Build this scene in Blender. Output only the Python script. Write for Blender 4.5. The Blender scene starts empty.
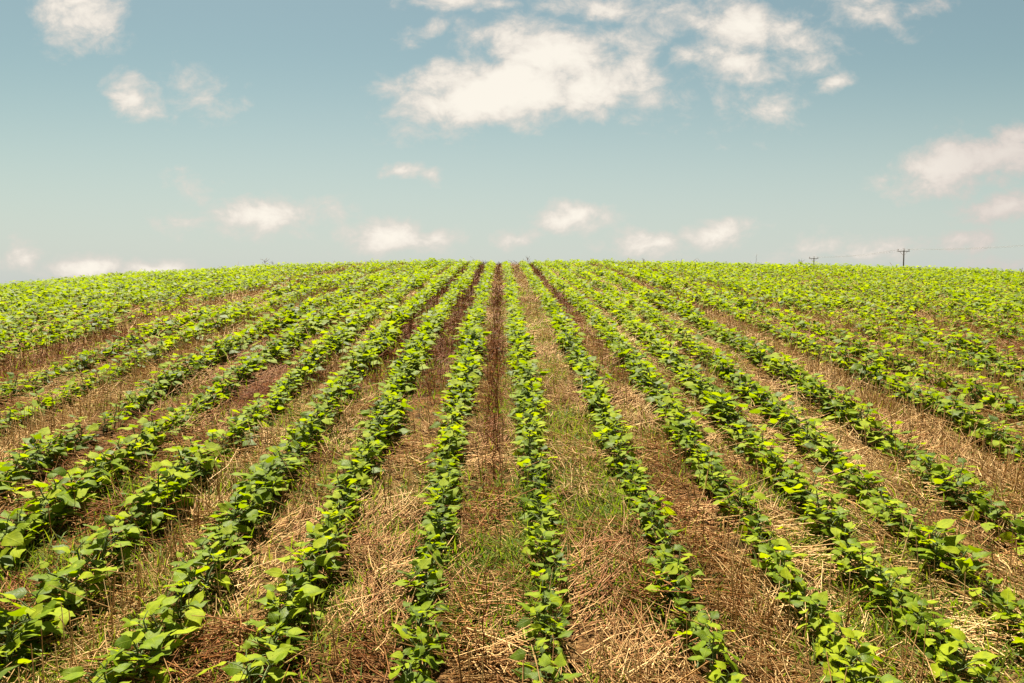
import bpy, math, random
import numpy as np

random.seed(7)
RNG = np.random.default_rng(7)
R = math.radians
S = bpy.context.scene
COL = S.collection

# ------------------------------------------------------------------ camera
W, H, F = 1024, 683, 800.0            # picture size and focal length in pixels
CAM_Z = 1.72
PITCH = math.atan((341.5 - 285.0) / F)
YAW = R(0.8)                          # camera turned slightly to the right of the rows
cam_d = bpy.data.cameras.new("camera")
cam_d.sensor_width = 36.0
cam_d.lens = 36.0 * F / W
cam_d.clip_start = 0.05
cam_d.clip_end = 20000.0
cam = bpy.data.objects.new("camera", cam_d)
COL.objects.link(cam)
cam.location = (0, 0, CAM_Z)
cam.rotation_euler = (math.pi / 2 - PITCH, 0, -YAW)
S.camera = cam


def pix_dir(px, py):
    """world direction seen at a pixel of the photograph"""
    x, y, z = (px - 512) / F, 1.0, (341.5 - py) / F
    cp, sp = math.cos(-PITCH), math.sin(-PITCH)
    y, z = y * cp - z * sp, y * sp + z * cp
    cy, sy = math.cos(-YAW), math.sin(-YAW)
    x, y = x * cy - y * sy, x * sy + y * cy
    return x, y, z


def project(P):
    """world points (n,3) -> pixel x, pixel y, depth"""
    P = np.asarray(P, float) - np.array([0, 0, CAM_Z])
    cy, sy = math.cos(YAW), math.sin(YAW)
    x = P[:, 0] * cy - P[:, 1] * sy
    y = P[:, 0] * sy + P[:, 1] * cy
    cp, sp = math.cos(PITCH), math.sin(PITCH)
    yy = y * cp - P[:, 2] * sp
    zz = y * sp + P[:, 2] * cp
    yy = np.maximum(yy, 1e-3)
    return 512 + F * x / yy, 341.5 - F * zz / yy, yy


# ------------------------------------------------------------------ light
SUN_EL, SUN_AZ = 63.0, -16.0          # degrees; azimuth from +Y (ahead), negative = left
sun_d = bpy.data.lights.new("sun", 'SUN')
sun_d.energy = 5.0
sun_d.angle = R(0.53)
sun_d.color = (1.0, 0.91, 0.74)
sun = bpy.data.objects.new("sun", sun_d)
COL.objects.link(sun)
sun.location = (0, 0, 30)
sun.rotation_euler = (math.pi / 2 - R(SUN_EL), 0, math.pi - R(SUN_AZ))

S.view_settings.view_transform = 'Standard'
S.view_settings.look = 'None'
S.view_settings.gamma = 1.0
S.view_settings.use_curve_mapping = False
S.view_settings.exposure = 2.36


class NT:
    """small helper around a node tree"""
    def __init__(self, tree):
        self.t = tree
        tree.nodes.clear()

    def n(self, kind, _in=None, **props):
        nd = self.t.nodes.new(kind)
        for k, v in props.items():
            setattr(nd, k, v)
        for k, v in (_in or {}).items():
            sock = nd.inputs[k]
            if isinstance(v, bpy.types.NodeSocket):
                self.t.links.new(v, sock)
            else:
                sock.default_value = v
        return nd

    def math(self, op, a, b=0.0, c=0.0, clamp=False):
        return self.n('ShaderNodeMath', {0: a, 1: b, 2: c}, operation=op, use_clamp=clamp).outputs[0]

    def vmath(self, op, a, b=(0, 0, 0), out=0):
        return self.n('ShaderNodeVectorMath', {0: a, 1: b}, operation=op).outputs[out]

    def smooth(self, v, lo, hi, a=0.0, b=1.0):
        return self.n('ShaderNodeMapRange', {'Value': v, 'From Min': lo, 'From Max': hi, 'To Min': a, 'To Max': b},
                      interpolation_type='SMOOTHSTEP').outputs[0]

    def mix(self, f, a, b, blend='MIX'):
        nd = self.n('ShaderNodeMix', {0: f, 6: a, 7: b}, data_type='RGBA', blend_type=blend)
        return nd.outputs[2]

    def noise(self, vec, scale, detail=4.0, rough=0.5, dist=0.0, out='Fac', dim='3D'):
        nd = self.n('ShaderNodeTexNoise', {'Scale': scale, 'Detail': detail, 'Roughness': rough, 'Distortion': dist},
                    noise_dimensions=dim)
        if vec is not None:
            self.t.links.new(vec, nd.inputs['Vector'])
        return nd.outputs[out]


world = bpy.data.worlds.new("World")
S.world = world
world.use_nodes = True
nt = NT(world.node_tree)
sky = nt.n('ShaderNodeTexSky', sky_type='NISHITA', sun_disc=False, sun_elevation=R(SUN_EL), sun_rotation=R(SUN_AZ),
           altitude=100.0, air_density=1.0, dust_density=1.0, ozone_density=1.0)
SKY_TINT = (0.375, 0.402, 0.302, 1)
base = nt.mix(1.0, sky.outputs[0], SKY_TINT, 'MULTIPLY')
hs = nt.n('ShaderNodeHueSaturation', {'Saturation': 0.95, 'Color': base})
# clouds live on the sky by direction: u = x/y, v = z/y
tc = nt.n('ShaderNodeTexCoord')
sx = nt.n('ShaderNodeSeparateXYZ', {0: tc.outputs['Generated']})
yy = nt.math('MAXIMUM', sx.outputs[1], 0.02)
u = nt.math('DIVIDE', sx.outputs[0], yy)
v = nt.math('DIVIDE', sx.outputs[2], yy)
hz = nt.smooth(v, -0.02, 0.30, 0.80, 0.0)
skycol = nt.mix(hz, hs.outputs[0], (2.42, 2.58, 2.58, 1))      # pale moist air low over the horizon
uv = nt.n('ShaderNodeCombineXYZ', {0: u, 1: v, 2: 0.0}).outputs[0]
CLOUDS = [  # centre x, y, half width, half height (picture pixels), tilt, weight
    (510, 90, 116, 36, 4, 1.45), (552, 56, 88, 36, -8, 1.10), (482, 98, 78, 26, 8, 1.6), (580, 88, 62, 30, 6, 1.15),
    (637, 62, 30, 50, 8, 0.58), (655, 100, 34, 18, 0, 0.42), (600, 8, 74, 15, -8, 0.66), (452, 2, 50, 9, 0, 0.70), (425, 32, 26, 8, 15, 0.40),
    (502, 4, 20, 6, 0, 0.5), (742, 24, 44, 32, 0, 1.0), (736, 62, 46, 26, -18, 0.74), (796, 44, 44, 26, -24, 0.64), (862, 8, 46, 18, -20, 0.60),
    (832, 84, 22, 9, 22, 0.66), (762, 104, 36, 24, 0, 0.40), (690, 18, 44, 18, 0, 0.44), (688, 56, 24, 10, 0, 0.55), (905, 14, 34, 8, 25, 0.30),
    (82, 8, 46, 42, -35, 0.86), (130, 97, 27, 22, -30, 0.80), (203, 94, 30, 18, -30, 0.40),
    (262, 216, 60, 21, 0, 1.05), (197, 189, 20, 14, 0, 0.55), (190, 222, 34, 12, 0, 0.42),
    (92, 269, 62, 14, 0, 0.95), (158, 271, 44, 11, 0, 0.9), (26, 258, 24, 14, 0, 0.60),
    (401, 170, 24, 9, 5, 0.85), (431, 173, 16, 7, 0, 0.5), (385, 236, 46, 18, 5, 0.95), (440, 240, 28, 13, 0, 0.7),
    (573, 218, 42, 16, 4, 0.95), (518, 239, 30, 11, 6, 0.62), (650, 244, 48, 16, 0, 0.82), (712, 234, 42, 15, 5, 0.86),
    (958, 164, 72, 30, 12, 1.15), (1015, 152, 58, 28, 10, 1.0), (1008, 205, 60, 15, 14, 0.95),
    (965, 241, 36, 12, 14, 0.48), (800, 252, 44, 13, 14, 0.42), (872, 253, 44, 12, 10, 0.40), (1008, 266, 40, 9, 0, 0.55),
    (340, 210, 22, 9, 0, 0.36), (420, 135, 30, 10, 0, 0.3),
]
field = None
warp = nt.noise(uv, 26.0, 3.0, 0.55, out='Color')
uvw = nt.vmath('ADD', uv, nt.vmath('MULTIPLY', nt.vmath('SUBTRACT', warp, (0.5, 0.5, 0.5)), (0.030, 0.018, 0.0)))
for px, py, hw, hh, tilt, wgt in CLOUDS:
    dx, dy, dz = pix_dir(px, py)
    mp = nt.n('ShaderNodeMapping', {'Vector': uvw, 'Location': (dx / dy, dz / dy, 0), 'Rotation': (0, 0, R(tilt)),
                                    'Scale': (hw / F, hh / F, 1)}, vector_type='TEXTURE')
    ln = nt.vmath('LENGTH', mp.outputs[0], out=1)
    m = nt.math('MULTIPLY_ADD', ln, -wgt, 1.15 * wgt)
    field = m if field is None else nt.n('ShaderNodeMath', {0: field, 1: m, 2: 0.05}, operation='SMOOTH_MAX').outputs[0]
stretch = nt.vmath('MULTIPLY', uv, (1.0, 1.45, 1.0))
fb = nt.noise(stretch, 21.0, 10.0, 0.64, 0.25)
fb2 = nt.noise(stretch, 7.0, 4.0, 0.5)
dens = nt.math('ADD', field, nt.math('MULTIPLY', nt.math('SUBTRACT', fb, 0.5), 2.3))
dens = nt.math('ADD', dens, nt.math('MULTIPLY', nt.math('SUBTRACT', fb2, 0.5), 0.5))
alpha = nt.smooth(dens, -0.14, 0.78)
front = nt.smooth(sx.outputs[1], 0.05, 0.25)
alpha = nt.math('MULTIPLY', nt.math('MULTIPLY', alpha, front), 0.94)
lit = nt.smooth(dens, 0.25, 1.2)
side = nt.smooth(u, 0.42, 0.62)
CLOUD_DIM, CLOUD_LIT = (2.98, 2.72, 2.45, 1), (3.95, 3.68, 3.24, 1)
ccol = nt.mix(nt.math('MULTIPLY', side, 0.45), nt.mix(lit, CLOUD_DIM, CLOUD_LIT), (2.3, 1.95, 1.88, 1))
skyc = nt.mix(alpha, skycol, ccol)
bg = nt.n('ShaderNodeBackground', {'Color': skyc, 'Strength': 0.05})
wo = nt.n('ShaderNodeOutputWorld', {0: bg.outputs[0]})


# ------------------------------------------------------------------ helpers
def tag(o, label=None, cat=None, group=None, kind=None):
    for k, val in (('label', label), ('category', cat), ('group', group), ('kind', kind)):
        if val is not None:
            o[k] = val
    return o


def link(name, me, mat=None, parent=None, loc=None):
    o = bpy.data.objects.new(name, me)
    COL.objects.link(o)
    if mat is not None:
        me.materials.append(mat)
    if parent is not None:
        o.parent = parent
    if loc is not None:
        o.location = loc
    return o


def empty(name, loc, rz=0.0):
    o = bpy.data.objects.new(name, None)
    o.empty_display_size = 0.1
    COL.objects.link(o)
    o.location = loc
    o.rotation_euler = (0, 0, rz)
    return o


def quad_mesh(name, V, Q, smooth=False, attr=None):
    """mesh from vertex array (n,3) and quad array (m,4); attr = (n,3) point vectors named 'piece'"""
    V = np.ascontiguousarray(V, np.float32)
    Q = np.ascontiguousarray(Q, np.int32)
    me = bpy.data.meshes.new(name)
    me.vertices.add(len(V))
    me.vertices.foreach_set('co', V.ravel())
    me.loops.add(Q.size)
    me.loops.foreach_set('vertex_index', Q.ravel())
    me.polygons.add(len(Q))
    me.polygons.foreach_set('loop_start', np.arange(0, Q.size, 4, dtype=np.int32))
    me.polygons.foreach_set('loop_total', np.full(len(Q), 4, np.int32))
    if smooth:
        me.polygons.foreach_set('use_smooth', np.ones(len(Q), bool))
    me.update(calc_edges=True)
    if attr is not None:
        a = me.attributes.new('piece', 'FLOAT_VECTOR', 'POINT')
        a.data.foreach_set('vector', np.ascontiguousarray(attr, np.float32).ravel())
    me.validate()
    return me


def hash01(ix, iy, seed):
    h = (ix.astype(np.int64) * 374761393 + iy.astype(np.int64) * 668265263 + seed * 1442695041) & 0xFFFFFFFF
    h = ((h ^ (h >> 13)) * 1274126177) & 0xFFFFFFFF
    return ((h ^ (h >> 16)) & 0xFFFFFF) / float(0xFFFFFF)


def vnoise(x, y, scale, seed):
    """smooth value noise in 0..1"""
    x = np.asarray(x, float) / scale
    y = np.asarray(y, float) / scale
    ix, iy = np.floor(x), np.floor(y)
    fx, fy = x - ix, y - iy
    fx = fx * fx * (3 - 2 * fx)
    fy = fy * fy * (3 - 2 * fy)
    a, b = hash01(ix, iy, seed), hash01(ix + 1, iy, seed)
    c, d = hash01(ix, iy + 1, seed), hash01(ix + 1, iy + 1, seed)
    return (a * (1 - fx) + b * fx) * (1 - fy) + (c * (1 - fx) + d * fx) * fy


# ------------------------------------------------------------------ the hill
_yd = np.concatenate([np.arange(-400, 200, 0.25), np.arange(200, 9000, 10.0)])
_sl = np.interp(_yd, [-60, -20, -5, 0, 5, 8, 12, 18, 23.5, 26, 29, 34, 50, 95, 130, 200],
                [0.0, 0.05, .12, .128, .128, .098, .072, .068, .068, .050, .002, -.055, -.075, -.04, -.01, 0.0])
_zz = np.concatenate([[0], np.cumsum((_sl[1:] + _sl[:-1]) / 2 * np.diff(_yd))])
_zz -= np.interp(0.0, _yd, _zz)


def ground_smooth(x, y):
    x, y = np.asarray(x, float), np.asarray(y, float)
    z = np.interp(y, _yd, _zz)
    lx = np.clip(-x, 0, 60)
    rx = np.clip(x, 0, 60)
    return z - 0.0030 * lx ** 2 - 0.0012 * rx ** 2


def ground_z(x, y):
    d = np.hypot(x, y)
    amp = np.clip(1.5 - d / 60, 0.3, 1)
    return ground_smooth(x, y) + amp * (0.030 * (vnoise(x, y, 0.22, 3) - .5) + 0.018 * (vnoise(x, y, 0.07, 4) - .5)
                                        + 0.05 * (vnoise(x, y, 0.9, 5) - .5))


# ------------------------------------------------------------------ layout of the field
U = 0.53                                # usual distance between two rows, metres
XC = 0.19                               # the middle row
ROWS = [-0.95, -1.9, -2.77, -3.65, -4.6, -5.65, -6.95, -8.0, -9.9, -10.95, -11.9]
ROWS += [-12.8 - 0.93 * k for k in range(48)]
ROWS_R = [1.02, 1.95, 2.67, 3.4, 4.4, 5.75, 6.7, 8.0, 8.95]
ROWS_R += [9.8 + 0.92 * k for k in range(48)]


def row_x(s, y):
    k = int(round(s * 100))
    w = 0.035 * (vnoise(np.full_like(y, k * 1.7), y, 2.4, 11) - .5) + 0.05 * (vnoise(np.full_like(y, k * 1.7), y, 9.0, 12) - .5)
    return XC + s * U + w


def bump(s, c, w):
    return np.exp(-((s - c) / w) ** 2)


def ramp(d, a, b):
    t = np.clip((d - a) / (b - a), 0, 1)
    return t * t * (3 - 2 * t)


def brown_at(x, y):
    """0 pale straw .. 1 dark red-brown residue"""
    s = (x - XC) / U
    d = y
    b = 0.29 + 0 * s
    b = b + 0.7 * bump(s, -0.45, .14) * ramp(d, 3.4, 5.5)
    b = b + 0.85 * bump(s, -1.43, .42) * ramp(d, 4.5, 8)
    b = b + 0.80 * bump(s, -2.33, .40) * ramp(d, 5.0, 8.5)
    b = b + 0.30 * bump(s, -4.1, .35) + 0.25 * bump(s, -5.05, .35)
    b = b + 0.5 * bump(s, -9.1, .5) * (1 - ramp(d, 8, 11))
    b = b + 0.55 * bump(s, 1.5, .35) * ramp(d, 7, 12)
    b = b + 0.06 * bump(s, 1.5, .35)
    b = b - 0.30 * bump(s, 3.03, .35) - 0.25 * bump(s, 3.9, .4) - 0.22 * bump(s, 5.15, .5) - 0.2 * bump(s, 7.4, .5)
    b = b - 0.2 * bump(s, -6.45, .5) - 0.25 * bump(s, -9.1, .6) * ramp(d, 10, 12) - 0.12 * bump(s, 2.3, .3) - 0.15 * bump(s, -3.2, .3)
    b = b - 0.25 * bump(s, 0.5, .4) * bump(d, 10, 3)
    return np.clip(b + 0.55 * (vnoise(x, y, 0.55, 21) - .5) + 0.3 * (vnoise(x, y, 2.2, 22) - .5), 0, 1)


def stubble_at(x, y):
    s = (x - XC) / U
    d = y
    g = 0.10 + 0 * s
    g = g + 1.0 * 0.6 * bump(s, -0.45, .11) * ramp(d, 3.2, 5.0)
    g = g + 0.45 * bump(s, -1.43, .3) * ramp(d, 5, 8) + 0.45 * bump(s, -2.33, .3) * ramp(d, 4, 7)
    g = g + 0.35 * bump(s, -3.2, .25) + 0.9 * bump(s, -6.45, .42) + 0.9 * bump(s, -9.1, .45)
    g = g + 0.25 * bump(s, 1.5, .3) + 0.75 * bump(s, 3.03, .25) * ramp(d, 4.5, 7) + 0.9 * bump(s, 5.15, .42) + 0.9 * bump(s, 7.42, .42)
    g = g * (0.35 + 1.3 * vnoise(x, y, 0.5, 31))
    return np.clip(g, 0, 1)


def grass_at(x, y):
    s = (x - XC) / U
    d = y
    g = 0.22 + 0 * s
    g = g + 0.9 * bump(s, 0.45, .36) * (1 - ramp(d, 3.8, 5.2)) + 0.65 * bump(s, 0.5, .4) * ramp(d, 4.0, 5.5)
    g = g + 0.8 * bump(s, -0.5, .34) * (1 - ramp(d, 3.2, 4.4)) + 0.5 * bump(s, -0.12, .2)
    g = g + 0.25 * bump(s, -3.2, .4) * (1 - ramp(d, 5, 7)) + 0.25 * bump(s, -4.1, .4) + 0.25 * bump(s, 3.9, .3) * ramp(d, 5, 8)
    g = g + 0.2 * bump(s, 2.3, .3)
    n = vnoise(x, y, 0.33, 41) * 0.6 + vnoise(x, y, 0.9, 42) * 0.4
    return np.clip(g * np.clip(3.6 * n - 0.85, 0, 2), 0, 1)


# ------------------------------------------------------------------ materials
def leaf_material(name, dark, mid, light, transl, tint_noise=0.9):
    m = bpy.data.materials.new(name)
    m.use_nodes = True
    t = NT(m.node_tree)
    at = t.n('ShaderNodeAttribute', attribute_name='piece')
    sp = t.n('ShaderNodeSeparateXYZ', {0: at.outputs['Vector']})
    rnd, across, along = sp.outputs[0], sp.outputs[1], sp.outputs[2]
    geo = t.n('ShaderNodeNewGeometry')
    big = t.noise(geo.outputs['Position'], tint_noise, 2.0)
    f = t.math('MULTIPLY_ADD', big, 0.7, t.math('MULTIPLY_ADD', rnd, 0.75, -0.22), clamp=True)
    cr = t.n('ShaderNodeValToRGB', {0: f})
    e = cr.color_ramp.elements
    e[0].position, e[0].color = 0.05, dark
    e[1].position, e[1].color = 0.95, light
    k = e.new(0.5)
    k.color = mid
    # pale midrib and side veins
    rib = t.smooth(t.math('ABSOLUTE', across), 0.02, 0.10, 1.0, 0.0)
    saw = t.math('FRACT', t.math('MULTIPLY', t.math('SUBTRACT', along, t.math('MULTIPLY', t.math('ABSOLUTE', across), 0.22)), 7.0))
    vein = t.smooth(t.math('ABSOLUTE', t.math('SUBTRACT', saw, 0.5)), 0.0, 0.13, 0.55, 0.0)
    vm = t.math('MULTIPLY', t.math('MAXIMUM', rib, vein), 0.30)
    col = t.mix(vm, cr.outputs[0], (0.17, 0.20, 0.022, 1))
    mott = t.noise(geo.outputs['Position'], 55.0, 3.0, 0.6)
    col = t.mix(1.0, col, t.n('ShaderNodeCombineColor', {0: t.smooth(mott, .25, .75, .78, 1.15), 1: t.smooth(mott, .25, .75, .82, 1.1),
                                                        2: t.smooth(mott, .25, .75, .8, 1.1)}).outputs[0], 'MULTIPLY')
    bmp = t.n('ShaderNodeBump', {'Strength': 0.35, 'Distance': 0.004, 'Height': t.math('MULTIPLY_ADD', mott, 0.6, t.math('MULTIPLY', vm, -2.0))})
    rough = t.smooth(rnd, 0.0, 1.0, 0.50, 0.70)
    pb = t.n('ShaderNodeBsdfPrincipled', {'Base Color': col, 'Roughness': rough, 'Normal': bmp.outputs[0]})
    pb.inputs['Specular IOR Level'].default_value = 0.10
    tcol = t.mix(1.0, t.mix(0.5, cr.outputs[0], mid), transl, 'MULTIPLY')
    tr = t.n('ShaderNodeBsdfTranslucent', {'Color': tcol})
    ms = t.n('ShaderNodeMixShader', {0: 0.40, 1: pb.outputs[0], 2: tr.outputs[0]})
    t.n('ShaderNodeOutputMaterial', {0: ms.outputs[0]})
    return m


def simple_material(name, color, rough=0.8, noise_scale=30.0, amount=0.35, bump_s=0.3, stretch=(1, 1, 1)):
    m = bpy.data.materials.new(name)
    m.use_nodes = True
    t = NT(m.node_tree)
    tcn = t.n('ShaderNodeTexCoord')
    vec = t.vmath('MULTIPLY', tcn.outputs['Object'], stretch)
    n = t.noise(vec, noise_scale, 5.0, 0.6)
    dk = tuple(c * (1 - amount) for c in color[:3]) + (1,)
    lt = tuple(min(1, c * (1 + amount)) for c in color[:3]) + (1,)
    col = t.mix(t.smooth(n, .3, .7), dk, lt)
    bp = t.n('ShaderNodeBump', {'Strength': bump_s, 'Distance': 0.01, 'Height': n})
    pb = t.n('ShaderNodeBsdfPrincipled', {'Base Color': col, 'Roughness': rough, 'Normal': bp.outputs[0]})
    t.n('ShaderNodeOutputMaterial', {0: pb.outputs[0]})
    return m


def straw_material(name):
    """colour by piece: x random, y brownness, z along"""
    m = bpy.data.materials.new(name)
    m.use_nodes = True
    t = NT(m.node_tree)
    at = t.n('ShaderNodeAttribute', attribute_name='piece')
    sp = t.n('ShaderNodeSeparateXYZ', {0: at.outputs['Vector']})
    f = t.math('ADD', t.math('MULTIPLY', sp.outputs[0], 0.50), t.math('MULTIPLY', sp.outputs[1], 0.62), clamp=True)
    cr = t.n('ShaderNodeValToRGB', {0: f})
    e = cr.color_ramp.elements
    e[0].position, e[0].color = 0.0, (0.58, 0.42, 0.20, 1)
    e[1].position, e[1].color = 1.0, (0.130, 0.042, 0.010, 1)
    for p, c in ((0.28, (0.43, 0.275, 0.11, 1)), (0.52, (0.25, 0.12, 0.038, 1)), (0.75, (0.190, 0.066, 0.018, 1))):
        k = e.new(p)
        k.color = c
    geo = t.n('ShaderNodeNewGeometry')
    n = t.noise(geo.outputs['Position'], 90.0, 2.0)
    col = t.mix(1.0, cr.outputs[0], t.n('ShaderNodeCombineColor', {0: t.smooth(n, .2, .8, .7, 1.15), 1: t.smooth(n, .2, .8, .7, 1.12),
                                                                  2: t.smooth(n, .2, .8, .68, 1.1)}).outputs[0], 'MULTIPLY')
    pb = t.n('ShaderNodeBsdfPrincipled', {'Base Color': col, 'Roughness': 0.55})
    pb.inputs['Specular IOR Level'].default_value = 0.12
    tr = t.n('ShaderNodeBsdfTranslucent', {'Color': col})
    ms = t.n('ShaderNodeMixShader', {0: 0.20, 1: pb.outputs[0], 2: tr.outputs[0]})
    t.n('ShaderNodeOutputMaterial', {0: ms.outputs[0]})
    return m


def ground_material():
    m = bpy.data.materials.new("field_soil")
    m.use_nodes = True
    t = NT(m.node_tree)
    at = t.n('ShaderNodeAttribute', attribute_name='piece')     # x brownness, y grass, z litter
    sp = t.n('ShaderNodeSeparateXYZ', {0: at.outputs['Vector']})
    geo = t.n('ShaderNodeNewGeometry')
    pos = geo.outputs['Position']
    n1 = t.noise(pos, 9.0, 6.0, 0.65)
    fib = t.noise(t.vmath('MULTIPLY', pos, (1.0, 0.25, 1.0)), 120.0, 4.0, 0.7)
    fib2 = t.noise(t.vmath('MULTIPLY', pos, (0.3, 1.0, 1.0)), 110.0, 4.0, 0.7)
    fibs = t.math('MAXIMUM', fib, fib2)
    soil = t.mix(t.smooth(n1, .3, .7), (0.012, 0.006, 0.003, 1), (0.042, 0.020, 0.009, 1))
    lit_pale = t.mix(t.smooth(fibs, .45, .72), (0.060, 0.029, 0.010, 1), (0.26, 0.155, 0.058, 1))
    lit_brown = t.mix(t.smooth(fibs, .45, .72), (0.040, 0.012, 0.004, 1), (0.19, 0.062, 0.017, 1))
    litter = t.mix(t.smooth(sp.outputs[0], .30, .80), lit_pale, lit_brown)
    lf = t.math('MULTIPLY', t.smooth(t.math('ADD', n1, t.math('MULTIPLY', fibs, 0.5)), .55, .95), sp.outputs[2])
    col = t.mix(lf, soil, litter)
    gn = t.noise(pos, 38.0, 4.0, 0.7)
    gf = t.math('MULTIPLY', t.smooth(gn, .45, .62), t.math('MULTIPLY', sp.outputs[1], 0.7))
    col = t.mix(gf, col, (0.06, 0.08, 0.010, 1))
    bp = t.n('ShaderNodeBump', {'Strength': 0.8, 'Distance': 0.02, 'Height': t.math('ADD', n1, t.math('MULTIPLY', fibs, 0.6))})
    pb = t.n('ShaderNodeBsdfPrincipled', {'Base Color': col, 'Roughness': 0.95, 'Normal': bp.outputs[0]})
    pb.inputs['Specular IOR Level'].default_value = 0.03
    t.n('ShaderNodeOutputMaterial', {0: pb.outputs[0]})
    return m


M_LEAF = leaf_material("crop_leaf", (0.018, 0.040, 0.0005, 1), (0.090, 0.138, 0.0007, 1), (0.180, 0.220, 0.003, 1), (2.1, 1.9, 0.7, 1))
M_GRASS = leaf_material("grass_blade", (0.028, 0.060, 0.002, 1), (0.070, 0.112, 0.004, 1), (0.165, 0.160, 0.018, 1), (1.9, 1.8, 0.9, 1))
M_STEM = simple_material("crop_stem", (0.055, 0.080, 0.010), 0.8, 60.0, 0.3, 0.1)
M_STRAW = straw_material("dry_straw")
M_SOIL = ground_material()
M_POLE = simple_material("weathered_pole_wood", (0.17, 0.165, 0.165), 0.85, 14.0, 0.35, 0.4, (1, 1, 0.1))
M_METAL = simple_material("galvanised_steel", (0.22, 0.22, 0.22), 0.5, 20.0, 0.2, 0.1)
M_PORC = simple_material("brown_porcelain", (0.10, 0.055, 0.035), 0.25, 20.0, 0.2, 0.05)
M_WIRE = simple_material("weathered_wire", (0.16, 0.16, 0.16), 0.5, 20.0, 0.2, 0.05)

# ------------------------------------------------------------------ ground sheet


def axis_lines(near, step0, grow, far):
    out, p, st = [0.0], 0.0, step0
    while p < far:
        p += st
        out.append(p)
        if p > near:
            st *= grow
    return np.array(out)


ax = axis_lines(5.0, 0.035, 1.035, 6000)
gx = np.concatenate([-ax[:0:-1], ax])
ay = axis_lines(5.5, 0.03, 1.022, 50)
ayf = axis_lines(1.0, 1.0, 1.10, 6000) + ay[-1] + 1.0
gy = np.concatenate([-axis_lines(1, 0.25, 1.2, 6000)[:0:-1], ay, ayf])
GX, GY = np.meshgrid(gx, gy)
GZ = ground_z(GX, GY)
V = np.stack([GX, GY, GZ], -1).reshape(-1, 3)
nx, ny = len(gx), len(gy)
idx = np.arange(nx * ny).reshape(ny, nx)
Q = np.stack([idx[:-1, :-1], idx[:-1, 1:], idx[1:, 1:], idx[1:, :-1]], -1).reshape(-1, 4)
s_all = (V[:, 0] - XC) / U
rowdist = np.min(np.abs(s_all[:, None] - np.array([0.0] + ROWS[:16] + ROWS_R[:14])[None, :]), axis=1)
litter_amt = np.clip(0.25 + 1.9 * rowdist, 0, 1)
far_fade = np.clip((np.hypot(V[:, 0], V[:, 1]) - 45) / 40, 0, 1)
grass_amt = np.maximum(grass_at(V[:, 0], V[:, 1]), far_fade)
me = quad_mesh("field", V, Q, True, np.stack([brown_at(V[:, 0], V[:, 1]), grass_amt, litter_amt], -1))
tag(link("field", me, M_SOIL), "brown soil hillside strewn with straw under the crop rows", "field", kind='structure')


# ------------------------------------------------------------------ leaves
def make_leaves(base, az, pitch, droop, L, Wd, roll, rnd, na, nc, fold=0.22, wav=0.05):
    """N leaf blades at once. returns verts (N*k,3), quads, attr"""
    N = len(az)
    t = np.linspace(0, 1, na + 1)
    c = np.linspace(-1, 1, nc + 1)
    prof = (t ** 0.5) * (1 - t) ** 1.35
    prof = prof / prof.max()
    prof[0] = 0.06
    prof[-1] = 0.015
    tm = (t[1:] + t[:-1]) / 2
    ang = pitch[:, None] - droop[:, None] * tm[None, :]
    dr = np.concatenate([np.zeros((N, 1)), np.cumsum(np.cos(ang), 1)], 1) / na * L[:, None]
    dz = np.concatenate([np.zeros((N, 1)), np.cumsum(np.sin(ang), 1)], 1) / na * L[:, None]
    angn = pitch[:, None] - droop[:, None] * t[None, :]
    ca, sa = np.cos(az), np.sin(az)
    out = np.stack([ca, sa], -1)
    P = np.zeros((N, na + 1, 3))
    P[..., 0] = dr * ca[:, None]
    P[..., 1] = dr * sa[:, None]
    P[..., 2] = dz
    Nn = np.stack([-np.sin(angn) * ca[:, None], -np.sin(angn) * sa[:, None], np.cos(angn)], -1)
    Sd = np.stack([-sa, ca, np.zeros(N)], -1)[:, None, :]
    cr, sr = np.cos(roll)[:, None, None], np.sin(roll)[:, None, None]
    S2 = Sd * cr + Nn * sr
    N2 = Nn * cr - Sd * sr
    w = prof[None, :] * Wd[:, None] * 0.5
    cc = c[None, None, :, None]
    V = P[:, :, None, :] + S2[:, :, None, :] * (w[:, :, None, None] * cc)
    f = fold * (0.6 + 0.8 * rnd)[:, None, None]
    lift = w[:, :, None] * (np.abs(c)[None, None, :] * f - (c ** 2)[None, None, :] * 0.25)
    ph = (rnd * 40)[:, None, None]
    lift = lift + wav * L[:, None, None] * np.sin(ph + t[None, :, None] * 9 + np.sign(c)[None, None, :] * 1.3) * (np.abs(c) ** 2)[None, None, :] * (prof > .1)[None, :, None]
    V = V + N2[:, :, None, :] * lift[..., None] + base[:, None, None, :]
    k = (na + 1) * (nc + 1)
    loc = np.arange(k).reshape(na + 1, nc + 1)
    q = np.stack([loc[:-1, :-1], loc[:-1, 1:], loc[1:, 1:], loc[1:, :-1]], -1).reshape(-1, 4)
    Q = (q[None] + (np.arange(N) * k)[:, None, None]).reshape(-1, 4)
    A = np.zeros((N, na + 1, nc + 1, 3))
    A[..., 0] = rnd[:, None, None]
    A[..., 1] = c[None, None, :]
    A[..., 2] = t[None, :, None]
    return V.reshape(-1, 3), Q, A.reshape(-1, 3)


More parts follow.
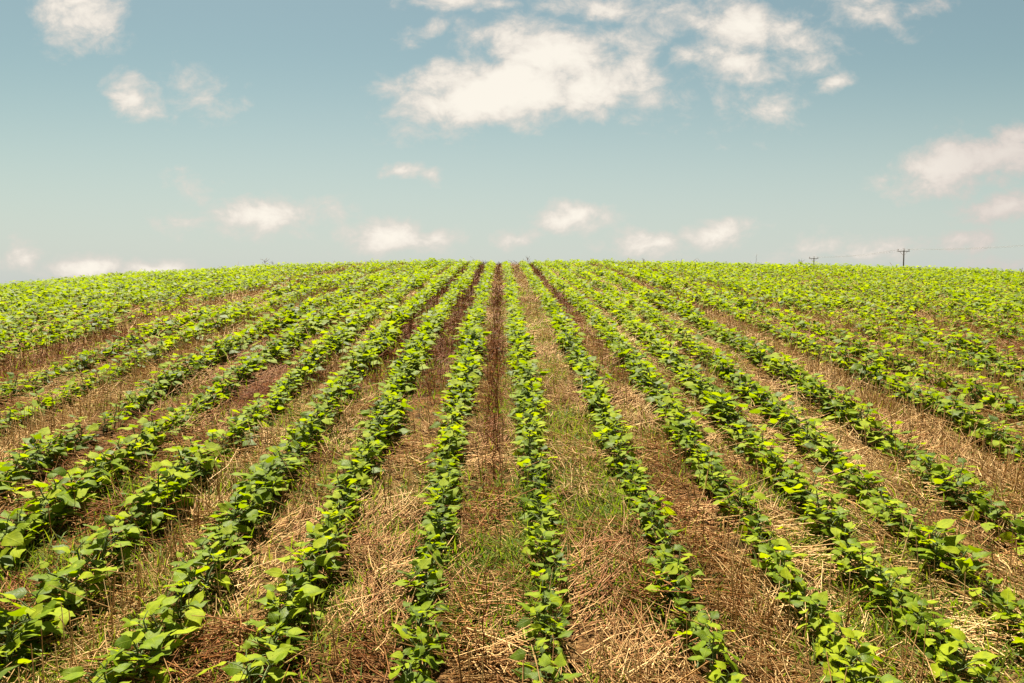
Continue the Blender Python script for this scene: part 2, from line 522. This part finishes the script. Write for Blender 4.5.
def tube(points, radii, sides=5):
    """tapered tube along a polyline: verts, quads"""
    P = np.asarray(points, float)
    n = len(P)
    T = np.gradient(P, axis=0)
    T /= np.linalg.norm(T, axis=1)[:, None] + 1e-9
    ref = np.where(np.abs(T[:, 2:3]) > .9, np.array([[1.0, 0, 0]]), np.array([[0, 0, 1.0]]))
    A = np.cross(T, ref)
    A /= np.linalg.norm(A, axis=1)[:, None] + 1e-9
    B = np.cross(T, A)
    th = np.linspace(0, 2 * math.pi, sides, endpoint=False)
    V = P[:, None, :] + np.asarray(radii)[:, None, None] * (A[:, None, :] * np.cos(th)[None, :, None] + B[:, None, :] * np.sin(th)[None, :, None])
    idx = np.arange(n * sides).reshape(n, sides)
    nxt = np.roll(idx, -1, 1)
    Q = np.stack([idx[:-1], nxt[:-1], nxt[1:], idx[1:]], -1).reshape(-1, 4)
    return V.reshape(-1, 3), Q


def merge(parts):
    Vs, Qs, As, off = [], [], [], 0
    for p in parts:
        Vs.append(p[0])
        Qs.append(p[1] + off)
        if len(p) > 2:
            As.append(p[2])
        off += len(p[0])
    return np.concatenate(Vs), np.concatenate(Qs), (np.concatenate(As) if As else None)


def plant_skeleton(rng):
    """stems and leaf seats of one young broad-leaved plant"""
    leaves, tubes = [], []
    nst = rng.integers(2, 4)
    for k in range(nst):
        a0 = rng.uniform(0, 2 * math.pi) if k else 0.0
        lean = rng.uniform(0.05, 0.22) if k == 0 else rng.uniform(0.25, 0.55)
        hgt = rng.uniform(0.14, 0.20) if k == 0 else rng.uniform(0.09, 0.16)
        ax_ = math.pi / 2 + (0 if rng.random() < .5 else math.pi) + rng.normal(0, .7) if k else rng.uniform(0, 6.28)
        tt = np.linspace(0, 1, 5)
        pts = np.stack([np.cos(ax_) * lean * hgt * tt ** 1.3 + rng.normal(0, .004, 5), np.sin(ax_) * lean * hgt * 1.5 * tt ** 1.3 + rng.normal(0, .004, 5),
                        hgt * tt], -1)
        pts[0] = (0.008 * math.cos(ax_), 0.008 * math.sin(ax_), -0.02)
        tubes.append((pts, np.linspace(0.0042, 0.0022, 5)))
        nl = rng.integers(9, 12) if k == 0 else rng.integers(6, 9)
        az = rng.uniform(0, 6.28)
        for j in range(nl):
            f = 0.22 + 0.78 * (j + rng.uniform(-.3, .3)) / max(nl - 1, 1)
            f = min(max(f, 0.15), 1)
            p = np.array([np.interp(f, tt, pts[:, i]) for i in range(3)])
            az += 2.4 + rng.normal(0, .35)
            top = f > 0.8
            plen = rng.uniform(.03, .068) * (0.55 if top else 1.0)
            pang = rng.uniform(.25, .7) if not top else rng.uniform(.7, 1.2)
            e = p + plen * np.array([math.cos(az) * math.cos(pang), math.sin(az) * math.cos(pang), math.sin(pang)])
            tubes.append((np.array([p, (p + e) / 2 + (0, 0, .004), e]), np.array([.0019, .0016, .0013])))
            L = rng.uniform(.054, .096) * (rng.uniform(.6, .85) if top else 1.0)
            pit = rng.normal(0.08, .36) if not top else rng.uniform(.15, .8)
            leaves.append((e, az + rng.normal(0, .25), pit, rng.uniform(.0, .75), L, L * rng.uniform(.58, .76), rng.normal(0, .40), rng.random()))
    return leaves, tubes


def leaves_to_arrays(lv):
    return (np.array([l[0] for l in lv]),) + tuple(np.array([l[i] for l in lv]) for i in range(1, 8))


NVAR = 14
VAR = []
for k in range(NVAR):
    rng = np.random.default_rng(100 + k)
    lv, tb = plant_skeleton(rng)
    arr = leaves_to_arrays(lv)
    near = make_leaves(*arr, na=7, nc=4)
    mid = make_leaves(*arr, na=4, nc=2, wav=.03)
    far = make_leaves(*arr, na=2, nc=2, wav=0)
    st_near = merge([tube(p, r, 5) for p, r in tb])
    st_far = merge([tube(p[[0, 2, 4]], r[[0, 2, 4]], 3) for p, r in tb if len(p) == 5])
    VAR.append(dict(near=near, mid=mid, far=far, st=st_near, stf=st_far,
                    me_leaf=quad_mesh("foliage", near[0], near[1], True, near[2]), me_stem=quad_mesh("stem", st_near[0], st_near[1], True)))
    VAR[-1]['me_leaf'].materials.append(M_LEAF)
    VAR[-1]['me_stem'].materials.append(M_STEM)

# ------------------------------------------------------------------ where every plant stands
WIDE, LOW = 1.12, 0.93
plants = []       # row, x, y, z, scale, rot, variant
rows_all = [(0.0, 'C', 0)] + [(s, 'L', i + 1) for i, s in enumerate(ROWS)] + [(s, 'R', i + 1) for i, s in enumerate(ROWS_R)]
for s, sd, num in rows_all:
    rng = np.random.default_rng(int(abs(s) * 1000) + (5 if sd == 'R' else 9))
    x0 = XC + s * U
    y0 = max(1.3, abs(x0) / 0.80 - 2.2)
    y = y0 + rng.uniform(0, .15)
    ys = []
    while y < 44:
        ys.append(y)
        y += rng.uniform(.098, .165)
    ys = np.array(ys)
    if not len(ys):
        continue
    keep = rng.random(len(ys)) > 0.04 + (0.0 if abs(s) < 5 else 0.3 if abs(s) < 8 else 0.5) * (vnoise(np.full_like(ys, s * 1.3), ys, 1.6, 61) > (.88 if abs(s) < 8 else .76))
    ys = ys[keep]
    xs = row_x(s, ys) + rng.normal(0, .014, len(ys))
    vig = vnoise(xs, ys, 2.0, 62)
    sc = (0.78 + 0.34 * vig) * (1 + (0.24 if s < 0 else 0.16) * min(abs(s) / 4, 1)) * (0.92 + 0.08 * np.clip((ys - 4) / 4, 0, 1)) * (1 + 0.17 * np.clip((ys - 8) / 8, 0, 1) * min(abs(s) / 4, 1)) * rng.uniform(.86, 1.14, len(ys))
    zs = ground_z(xs, ys)
    for i in range(len(ys)):
        plants.append((sd, num, xs[i], ys[i], zs[i], sc[i], rng.choice([0, math.pi]) + rng.normal(0, .5), int(rng.integers(NVAR))))
PX = np.array([p[2:7] for p in plants])
qx, qy, dep = project(PX[:, :3] + np.array([0, 0, .12]))
dist = np.linalg.norm(PX[:, :3] - np.array([0, 0, CAM_Z]), axis=1)
inview = (qx > -15) & (qx < W + 15) & (qy < H + 25) & (qy > 200) & (PX[:, 1] > 1.5)
order = np.argsort(np.where(inview, dist, 1e9))
single = set(order[:300].tolist())

ORD = ['', 'first', 'second', 'third', 'fourth', 'fifth', 'sixth', 'seventh', 'eighth', 'ninth', 'tenth', 'eleventh', 'twelfth']


def row_phrase(sd, num):
    if sd == 'C':
        return "the middle row of the field"
    return "the %s row %s of the middle row" % (ORD[num] if num < len(ORD) else 'outer', 'left' if sd == 'L' else 'right')


by_row = {}
for i in order[:300]:
    p = plants[i]
    by_row.setdefault((p[0], p[1]), []).append(int(i))
for (sd, num), ids in by_row.items():
    ids.sort(key=lambda i: plants[i][3])
    ph = row_phrase(sd, num)
    for k, i in enumerate(ids):
        _, _, x, y, z, sc, rz, vi = plants[i]
        o = empty("crop_plant", (x, y, z), rz)
        o.scale = (sc * WIDE, sc * WIDE, sc * LOW)
        if k == 0:
            lab = "frontmost broad-leaved green plant of %s" % ph
        elif k < 4:
            lab = "%s green plant from the front in %s" % (ORD[k + 1], ph)
        else:
            lab = "broad-leaved green plant in the near stretch of %s" % ph
        tag(o, lab, "crop plant", "near crop plants of %s" % ph)
        v_ = VAR[vi]
        if 'first' not in v_:
            a = link("foliage", v_['me_leaf'], None, o)
            b = link("stem", v_['me_stem'], None, o)
            v_['first'] = (a, b)
        else:
            for src in v_['first']:
                c = src.copy()
                COL.objects.link(c)
                c.parent = o

# the rest of the crop, one mass
parts, sparts = [], []
off, soff = 0, 0
PV, PQ, PA = [], [], []
SV, SQ = [], []
rest = np.array([i for i in range(len(plants)) if i not in single])
lod = np.where(dist[rest] < 9, 0, np.where(dist[rest] < 15, 1, 2))
rng = np.random.default_rng(77)
vis = np.array([plants[i][7] for i in rest])
for lv, key, skey in ((0, 'near', 'st'), (1, 'mid', 'stf'), (2, 'far', 'stf')):
    for vi in range(NVAR):
        ids = rest[(lod == lv) & (vis == vi)]
        if not len(ids):
            continue
        pos = np.array([plants[i][2:5] for i in ids])
        sc = np.array([plants[i][5] for i in ids])
        rz = np.array([plants[i][6] for i in ids])
        for (src, VV, QQ, AA, isleaf) in ((VAR[vi][key], PV, PQ, PA, True), (VAR[vi][skey], SV, SQ, None, False)):
            v0 = src[0]
            c, s_ = np.cos(rz)[:, None], np.sin(rz)[:, None]
            X = (v0[None, :, 0] * c - v0[None, :, 1] * s_) * sc[:, None] * WIDE + pos[:, 0:1]
            Y = (v0[None, :, 0] * s_ + v0[None, :, 1] * c) * sc[:, None] * WIDE + pos[:, 1:2]
            Z = v0[None, :, 2] * sc[:, None] * LOW + pos[:, 2:3]
            o_ = off if isleaf else soff
            VV.append(np.stack([X, Y, Z], -1).reshape(-1, 3))
            QQ.append((src[1][None] + (np.arange(len(ids)) * len(v0))[:, None, None]).reshape(-1, 4) + o_)
            if isleaf:
                a = np.repeat(src[2][None], len(ids), 0).copy()
                a[..., 0] = (a[..., 0] + rng.random(len(ids))[:, None]) % 1.0
                AA.append(a.reshape(-1, 3))
                off += len(v0) * len(ids)
            else:
                soff += len(v0) * len(ids)
mass = link("crop_plants", quad_mesh("crop_plants", np.concatenate(PV), np.concatenate(PQ), True, np.concatenate(PA)), M_LEAF)
tag(mass, "rows of green crop plants covering the far hillside up to the crest", "crop", kind='stuff')
sm = link("stems", quad_mesh("stems", np.concatenate(SV), np.concatenate(SQ), True), M_STEM, mass)
sm['kind'] = 'stuff'
print("plants", len(plants), "leaf quads", sum(len(q) for q in PQ))


# ------------------------------------------------------------------ straw, stubble, grass
def wedge_points(n, rng, y0, y1, power, xmargin=1.5):
    """random ground points in the strip of field the view takes in; density falls with distance**power"""
    t = rng.random(n)
    k = 2 - power
    yv = (y0 ** k + t * (y1 ** k - y0 ** k)) ** (1 / k) if abs(k) > 1e-6 else y0 * (y1 / y0) ** t
    half = yv * 0.68 + xmargin
    return rng.uniform(-1, 1, n) * half, yv


def prisms(P, D, L, r, rnd, bro, bend, nseg=2, sides=3):
    """N thin straws: start P, unit direction D, length L, radius r"""
    N = len(P)
    t = np.linspace(0, 1, nseg + 1)
    up = np.array([0, 0, 1.0])
    A = np.cross(D, up + 0.01)
    A /= np.linalg.norm(A, axis=1)[:, None] + 1e-9
    B = np.cross(D, A)
    C = P[:, None, :] + D[:, None, :] * (L[:, None] * t[None, :])[..., None] + A[:, None, :] * (bend[:, None] * L[:, None] * (4 * t * (1 - t))[None, :])[..., None]
    th = np.linspace(0, 2 * math.pi, sides, endpoint=False)
    ring = A[:, None, :] * np.cos(th)[None, :, None] + B[:, None, :] * np.sin(th)[None, :, None]
    taper = 1 - 0.45 * t
    V = C[:, :, None, :] + ring[:, None, :, :] * (r[:, None] * taper[None, :])[:, :, None, None]
    k = (nseg + 1) * sides
    loc = np.arange(k).reshape(nseg + 1, sides)
    nx_ = np.roll(loc, -1, 1)
    q = np.stack([loc[:-1], nx_[:-1], nx_[1:], loc[1:]], -1).reshape(-1, 4)
    Q = (q[None] + (np.arange(N) * k)[:, None, None]).reshape(-1, 4)
    At = np.zeros((N, nseg + 1, sides, 3))
    At[..., 0] = rnd[:, None, None]
    At[..., 1] = bro[:, None, None]
    At[..., 2] = t[None, :, None]
    return V.reshape(-1, 3), Q, At.reshape(-1, 3)


def row_gap(x):
    s = (x - XC) / U
    rr = np.array([0.0] + ROWS[:30] + ROWS_R[:30])
    return np.min(np.abs(s[:, None] - rr[None, :]), axis=1)


# lying straw
rng = np.random.default_rng(5)
x, y = wedge_points(520000, rng, 1.2, 32.0, 1.45)
gap = row_gap(x)
br = brown_at(x, y)
clump = vnoise(x, y, 0.16, 51) * .6 + vnoise(x, y, 0.45, 52) * .4
keep = rng.random(len(x)) < np.clip(0.22 + 2.6 * gap, 0, 1) * np.clip(4.2 * clump - 1.15, 0.15, 1) * (1 - 0.2 * br)
x, y, br, clump = x[keep], y[keep], br[keep], clump[keep]
n = len(x)
grow = np.clip(y / 7.0, 1, 2.6)
L = rng.gamma(2.0, .048, n).clip(.02, .38) * np.sqrt(grow)
r = rng.uniform(.0013, .0036, n) * grow
# clumps share a combing direction
comb = 6.28 * vnoise(x, y, 0.35, 53)
az = comb + rng.normal(0, .8, n)
pit = np.abs(rng.normal(0.05, .26, n))
D = np.stack([np.cos(az) * np.cos(pit), np.sin(az) * np.cos(pit) , np.sin(pit)], -1)
gz = ground_z(x, y)
D[:, 2] += 0.10 * D[:, 1]
D /= np.linalg.norm(D, axis=1)[:, None]
P = np.stack([x, y, gz + 0.004 + rng.random(n) ** 2 * .075 * np.clip(clump * 2.4 - .6, .15, 1.3)], -1) - D * (L * .5)[:, None] + np.array([0, 0, 1.0]) * (L * .5 * np.sin(pit))[:, None]
tag(link("straw_litter", quad_mesh("straw_litter", *prisms(P, D, L, r, rng.random(n), br, rng.normal(0, .05, n))[:2], True,
                                   prisms(P, D, L, r, rng.random(n), br, rng.normal(0, .05, n))[2]), M_STRAW),
    "dry tan and brown straw lying between the crop rows", "straw", kind='stuff')
print("straw", n)

# standing stubble
rng = np.random.default_rng(6)
x, y = wedge_points(230000, rng, 1.4, 40.0, 1.0)
sb = stubble_at(x, y)
keep = rng.random(len(x)) < sb * np.clip(3 * row_gap(x) - .15, 0.05, 1)
x, y = x[keep], y[keep]
n = len(x)
br = np.clip(1.45 * brown_at(x, y) - .34 + rng.normal(0, .1, n), 0, 1)
grow = np.clip(y / 8.0, 1, 2.4)
L = rng.uniform(.08, .25, n)
r = rng.uniform(.0018, .0038, n) * grow
az = rng.uniform(0, 6.28, n)
tl = np.abs(rng.normal(0, .30, n))
D = np.stack([np.cos(az) * np.sin(tl), np.sin(az) * np.sin(tl), np.cos(tl)], -1)
P = np.stack([x, y, ground_z(x, y) - .01], -1)
pv = prisms(P, D, L, r, rng.random(n), br, rng.normal(0, .03, n))
tag(link("stubble", quad_mesh("stubble", pv[0], pv[1], True, pv[2]), M_STRAW),
    "standing dry stubble stalks in strips between the crop rows", "stubble", kind='stuff')
print("stubble", n)

# grass and small weeds between the rows
rng = np.random.default_rng(8)
x, y = wedge_points(680000, rng, 1.3, 32.0, 1.45)
keep = rng.random(len(x)) < grass_at(x, y)
x, y = x[keep], y[keep]
n = len(x)
grow = np.clip(y / 7.0, 1, 2.2)
Ls = rng.uniform(.04, .15, n)
base = np.stack([x, y, ground_z(x, y) - .005], -1)
gv = make_leaves(base, rng.uniform(0, 6.28, n), rng.uniform(.6, 1.5, n), rng.uniform(.2, 1.5, n), Ls, rng.uniform(.004, .008, n) * grow,
                 rng.normal(0, .3, n), rng.random(n), na=3, nc=1, fold=0, wav=0)
tag(link("grass", quad_mesh("grass", gv[0], gv[1], True, gv[2]), M_GRASS),
    "short green grass sprouting through the straw between the rows", "grass", kind='stuff')
print("grass", n)


# ------------------------------------------------------------------ electricity poles beyond the crest
def box(x0, x1, y0, y1, z0, z1):
    V = np.array([(x, y, z) for z in (z0, z1) for y in (y0, y1) for x in (x0, x1)], float)
    Q = np.array([(0, 2, 3, 1), (4, 5, 7, 6), (0, 1, 5, 4), (2, 6, 7, 3), (0, 4, 6, 2), (1, 3, 7, 5)])
    return V, Q


def bevelled(name, V, Q, w=0.008):
    import bmesh
    bm = bmesh.new()
    vs = [bm.verts.new(v) for v in V]
    for q in Q:
        bm.faces.new([vs[i] for i in q])
    bmesh.ops.recalc_face_normals(bm, faces=bm.faces)
    bmesh.ops.bevel(bm, geom=bm.edges[:], offset=w, segments=2, affect='EDGES', profile=.5)
    me = bpy.data.meshes.new(name)
    bm.to_mesh(me)
    bm.free()
    return me


def lathe(name, prof, sides=12):
    P = np.array([(0, 0, z) for _, z in prof])
    th = np.linspace(0, 2 * math.pi, sides, endpoint=False)
    V = np.array([(r_ * math.cos(a), r_ * math.sin(a), z) for r_, z in prof for a in th])
    idx = np.arange(len(prof) * sides).reshape(len(prof), sides)
    nx_ = np.roll(idx, -1, 1)
    Q = np.stack([idx[:-1], nx_[:-1], nx_[1:], idx[1:]], -1).reshape(-1, 4)
    return quad_mesh(name, V, Q, True)


POLE_SPAN = [(904, 251.5, 107.0), (814, 258.5, 142.0)]


def pole(px, py_top, d, label, arm_rz=0.0, splay=0.0):
    dx, dy, dz = pix_dir(px, py_top)
    k = d / dy
    x, y, zt = dx * k, d, CAM_Z + dz * k
    zg = float(ground_smooth(x, y))
    h = zt - zg
    root = empty("utility_pole", (x, y, zg), arm_rz)
    tag(root, label, "utility pole", "utility poles beyond the hill crest")
    zz_ = np.linspace(-0.4, h - .02, 8)
    link("shaft", quad_mesh("shaft", *tube(np.stack([0.01 * np.sin(zz_), 0 * zz_, zz_], -1), np.linspace(.115, .08, 8), 14), True), M_POLE, root)
    link("pole_cap", lathe("pole_cap", [(.084, h - .03), (.11, h + .02), (.02, h + .05), (0.001, h + .051)]), M_METAL, root)
    V_, Q_ = box(-.82, .82, .086, .166, h - .14, h - .05)
    link("crossarm", bevelled("crossarm", V_, Q_), M_POLE, root)
    for sgn in (-1, 1):
        pts = [(sgn * .09, .07, h - .6), (sgn * .5, .12, h - .15)]
        link("brace", quad_mesh("brace", *tube(pts, [.02, .02], 6)), M_METAL, root)
    tips = []
    for xx in (-.74, 0.0, .74):
        zb = h - .05 if xx else h + .04
        yy_ = .13 if xx else 0.0
        ins = link("insulator", lathe("insulator", [(.018, zb - .01), (.018, zb + .08), (.06, zb + .09), (.065, zb + .14), (.045, zb + .15), (.06, zb + .19), (.04, zb + .22), (.03, zb + .25), (0.001, zb + .255)]),
             M_PORC, root)
        ins.location = (xx, yy_, 0)
        c, s_ = math.cos(arm_rz), math.sin(arm_rz)
        tips.append((x + xx * c - yy_ * s_, y + xx * s_ + yy_ * c, zg + zb + .20))
    return tips


t_near = pole(904, 250.5, 107.0, "nearer T-shaped wooden utility pole, the taller of two above the field skyline")
t_far = pole(814, 258.0, 142.0, "farther, smaller wooden utility pole left of the taller one above the skyline")
t_out = pole(1109, 240.0, 72.0, "wooden utility pole beyond the right end of the overhead wires, nearest of all")


def wire(a, b, sag, label):
    tt = np.linspace(0, 1, 25)
    a, b = np.array(a), np.array(b)
    P = a[None] * (1 - tt[:, None]) + b[None] * tt[:, None]
    P[:, 2] -= sag * 4 * tt * (1 - tt)
    o = link("overhead_wire", quad_mesh("overhead_wire", *tube(P, np.full(25, .008), 6), True), M_WIRE)
    tag(o, label, "wire", "overhead wires between the utility poles")


WHICH = ("left-hand", "middle", "right-hand")
for i in range(3):
    wire(t_far[i], t_near[i], .35, "%s thin grey wire strung between the small far pole and the taller pole" % WHICH[i])
    wire(t_near[i], t_out[i], .35, "%s thin grey wire running from the taller pole out to the right edge" % WHICH[i])


# ------------------------------------------------------------------ dead stalks and weeds one can pick out
def at_ground(px, py):
    dx, dy, dz = pix_dir(px, py)
    k = np.linspace(.5, 60, 12000)
    g = ground_smooth(dx * k, dy * k)
    hit = np.where(CAM_Z + dz * k <= g)[0]
    j = hit[0] if len(hit) else int(np.argmin(CAM_Z + dz * k - g))
    x_, y_ = dx * k[j], dy * k[j]
    return float(x_), float(y_), float(ground_z(np.array([x_]), np.array([y_]))[0])


def dead_weed(px, py, h, label, seed, nbr=6, spread=.5, brown=.9, cat="dead weed", name="dead_weed", loc=None, thick=.0035):
    rng = np.random.default_rng(seed)
    x, y, z = at_ground(px, py) if loc is None else loc
    root = empty(name, (x, y, z))
    tag(root, label, cat)
    tt = np.linspace(0, 1, 7)
    main = np.stack([rng.normal(0, .012, 7) * tt + rng.normal(0, .08) * h * tt, rng.normal(0, .012, 7) * tt + rng.normal(0, .08) * h * tt, h * tt - .02 * (1 - tt)], -1)
    a = tube(main, np.linspace(thick, thick * .45, 7), 6)
    at = np.zeros((len(a[0]), 3))
    at[:, 0], at[:, 1] = rng.random(), brown
    link("stalk", quad_mesh("stalk", a[0], a[1], True, at), M_STRAW, root)
    for b in range(nbr):
        f = rng.uniform(.15, .9)
        p = np.array([np.interp(f, tt, main[:, i]) for i in range(3)])
        azb, lb = rng.uniform(0, 6.28), h * rng.uniform(.25, .55)
        up = rng.uniform(.5, 1.2)
        d = np.array([math.cos(azb) * math.cos(up), math.sin(azb) * math.cos(up), math.sin(up)])
        pts = np.array([p, p + d * lb * .5 + rng.normal(0, .01, 3), p + d * lb + rng.normal(0, .02, 3)])
        a = tube(pts, [thick * .55, thick * .45, thick * .25], 5)
        at = np.zeros((len(a[0]), 3))
        at[:, 0], at[:, 1] = rng.random(), brown
        link("twig", quad_mesh("twig", a[0], a[1], True, at), M_STRAW, root)


dead_weed(482, 668, .34, "dark dead weed stalk standing in grass left of the middle row's front", 1, 7, brown=1.0)
dead_weed(493, 480, .30, "dark dead stalk at the near end of the narrow brown strip", 2, 6, brown=1.0)
dead_weed(386, 512, .22, "thin dark dead stalk in straw between first and second left rows", 3, 4, brown=1.0)
dead_weed(852, 668, .26, "dark dead stalk leaning at the front of the second right row", 4, 5, brown=1.0)
dead_weed(974, 512, .20, "pale dry upright stalk in straw near the right edge", 5, 3, brown=0.1)

for k, (px, h, lab) in enumerate((
        (266, .42, "tall dark weed clump breaking the left skyline of the field"),
        (274, .36, "lower dark weed beside the tall clump on the left skyline"),
        (755, .55, "single thin bare stalk rising highest above the right-centre skyline"),
        (801, .38, "small dry weed on the skyline just left of the small far pole"),
        (645, .33, "dry brown weed on the crest right of the row ends"),
        (528, .33, "short brown weed at the crest above the middle row"))):
    dx, dy, dz = pix_dir(px, 265)
    yc = 27.5
    xc = dx / dy * yc
    dead_weed(0, 0, h, lab, 20 + k, 1 if px == 755 else 16, brown=.95, loc=(xc, yc, float(ground_smooth(xc, yc))), thick=.009 if px != 755 else .007)
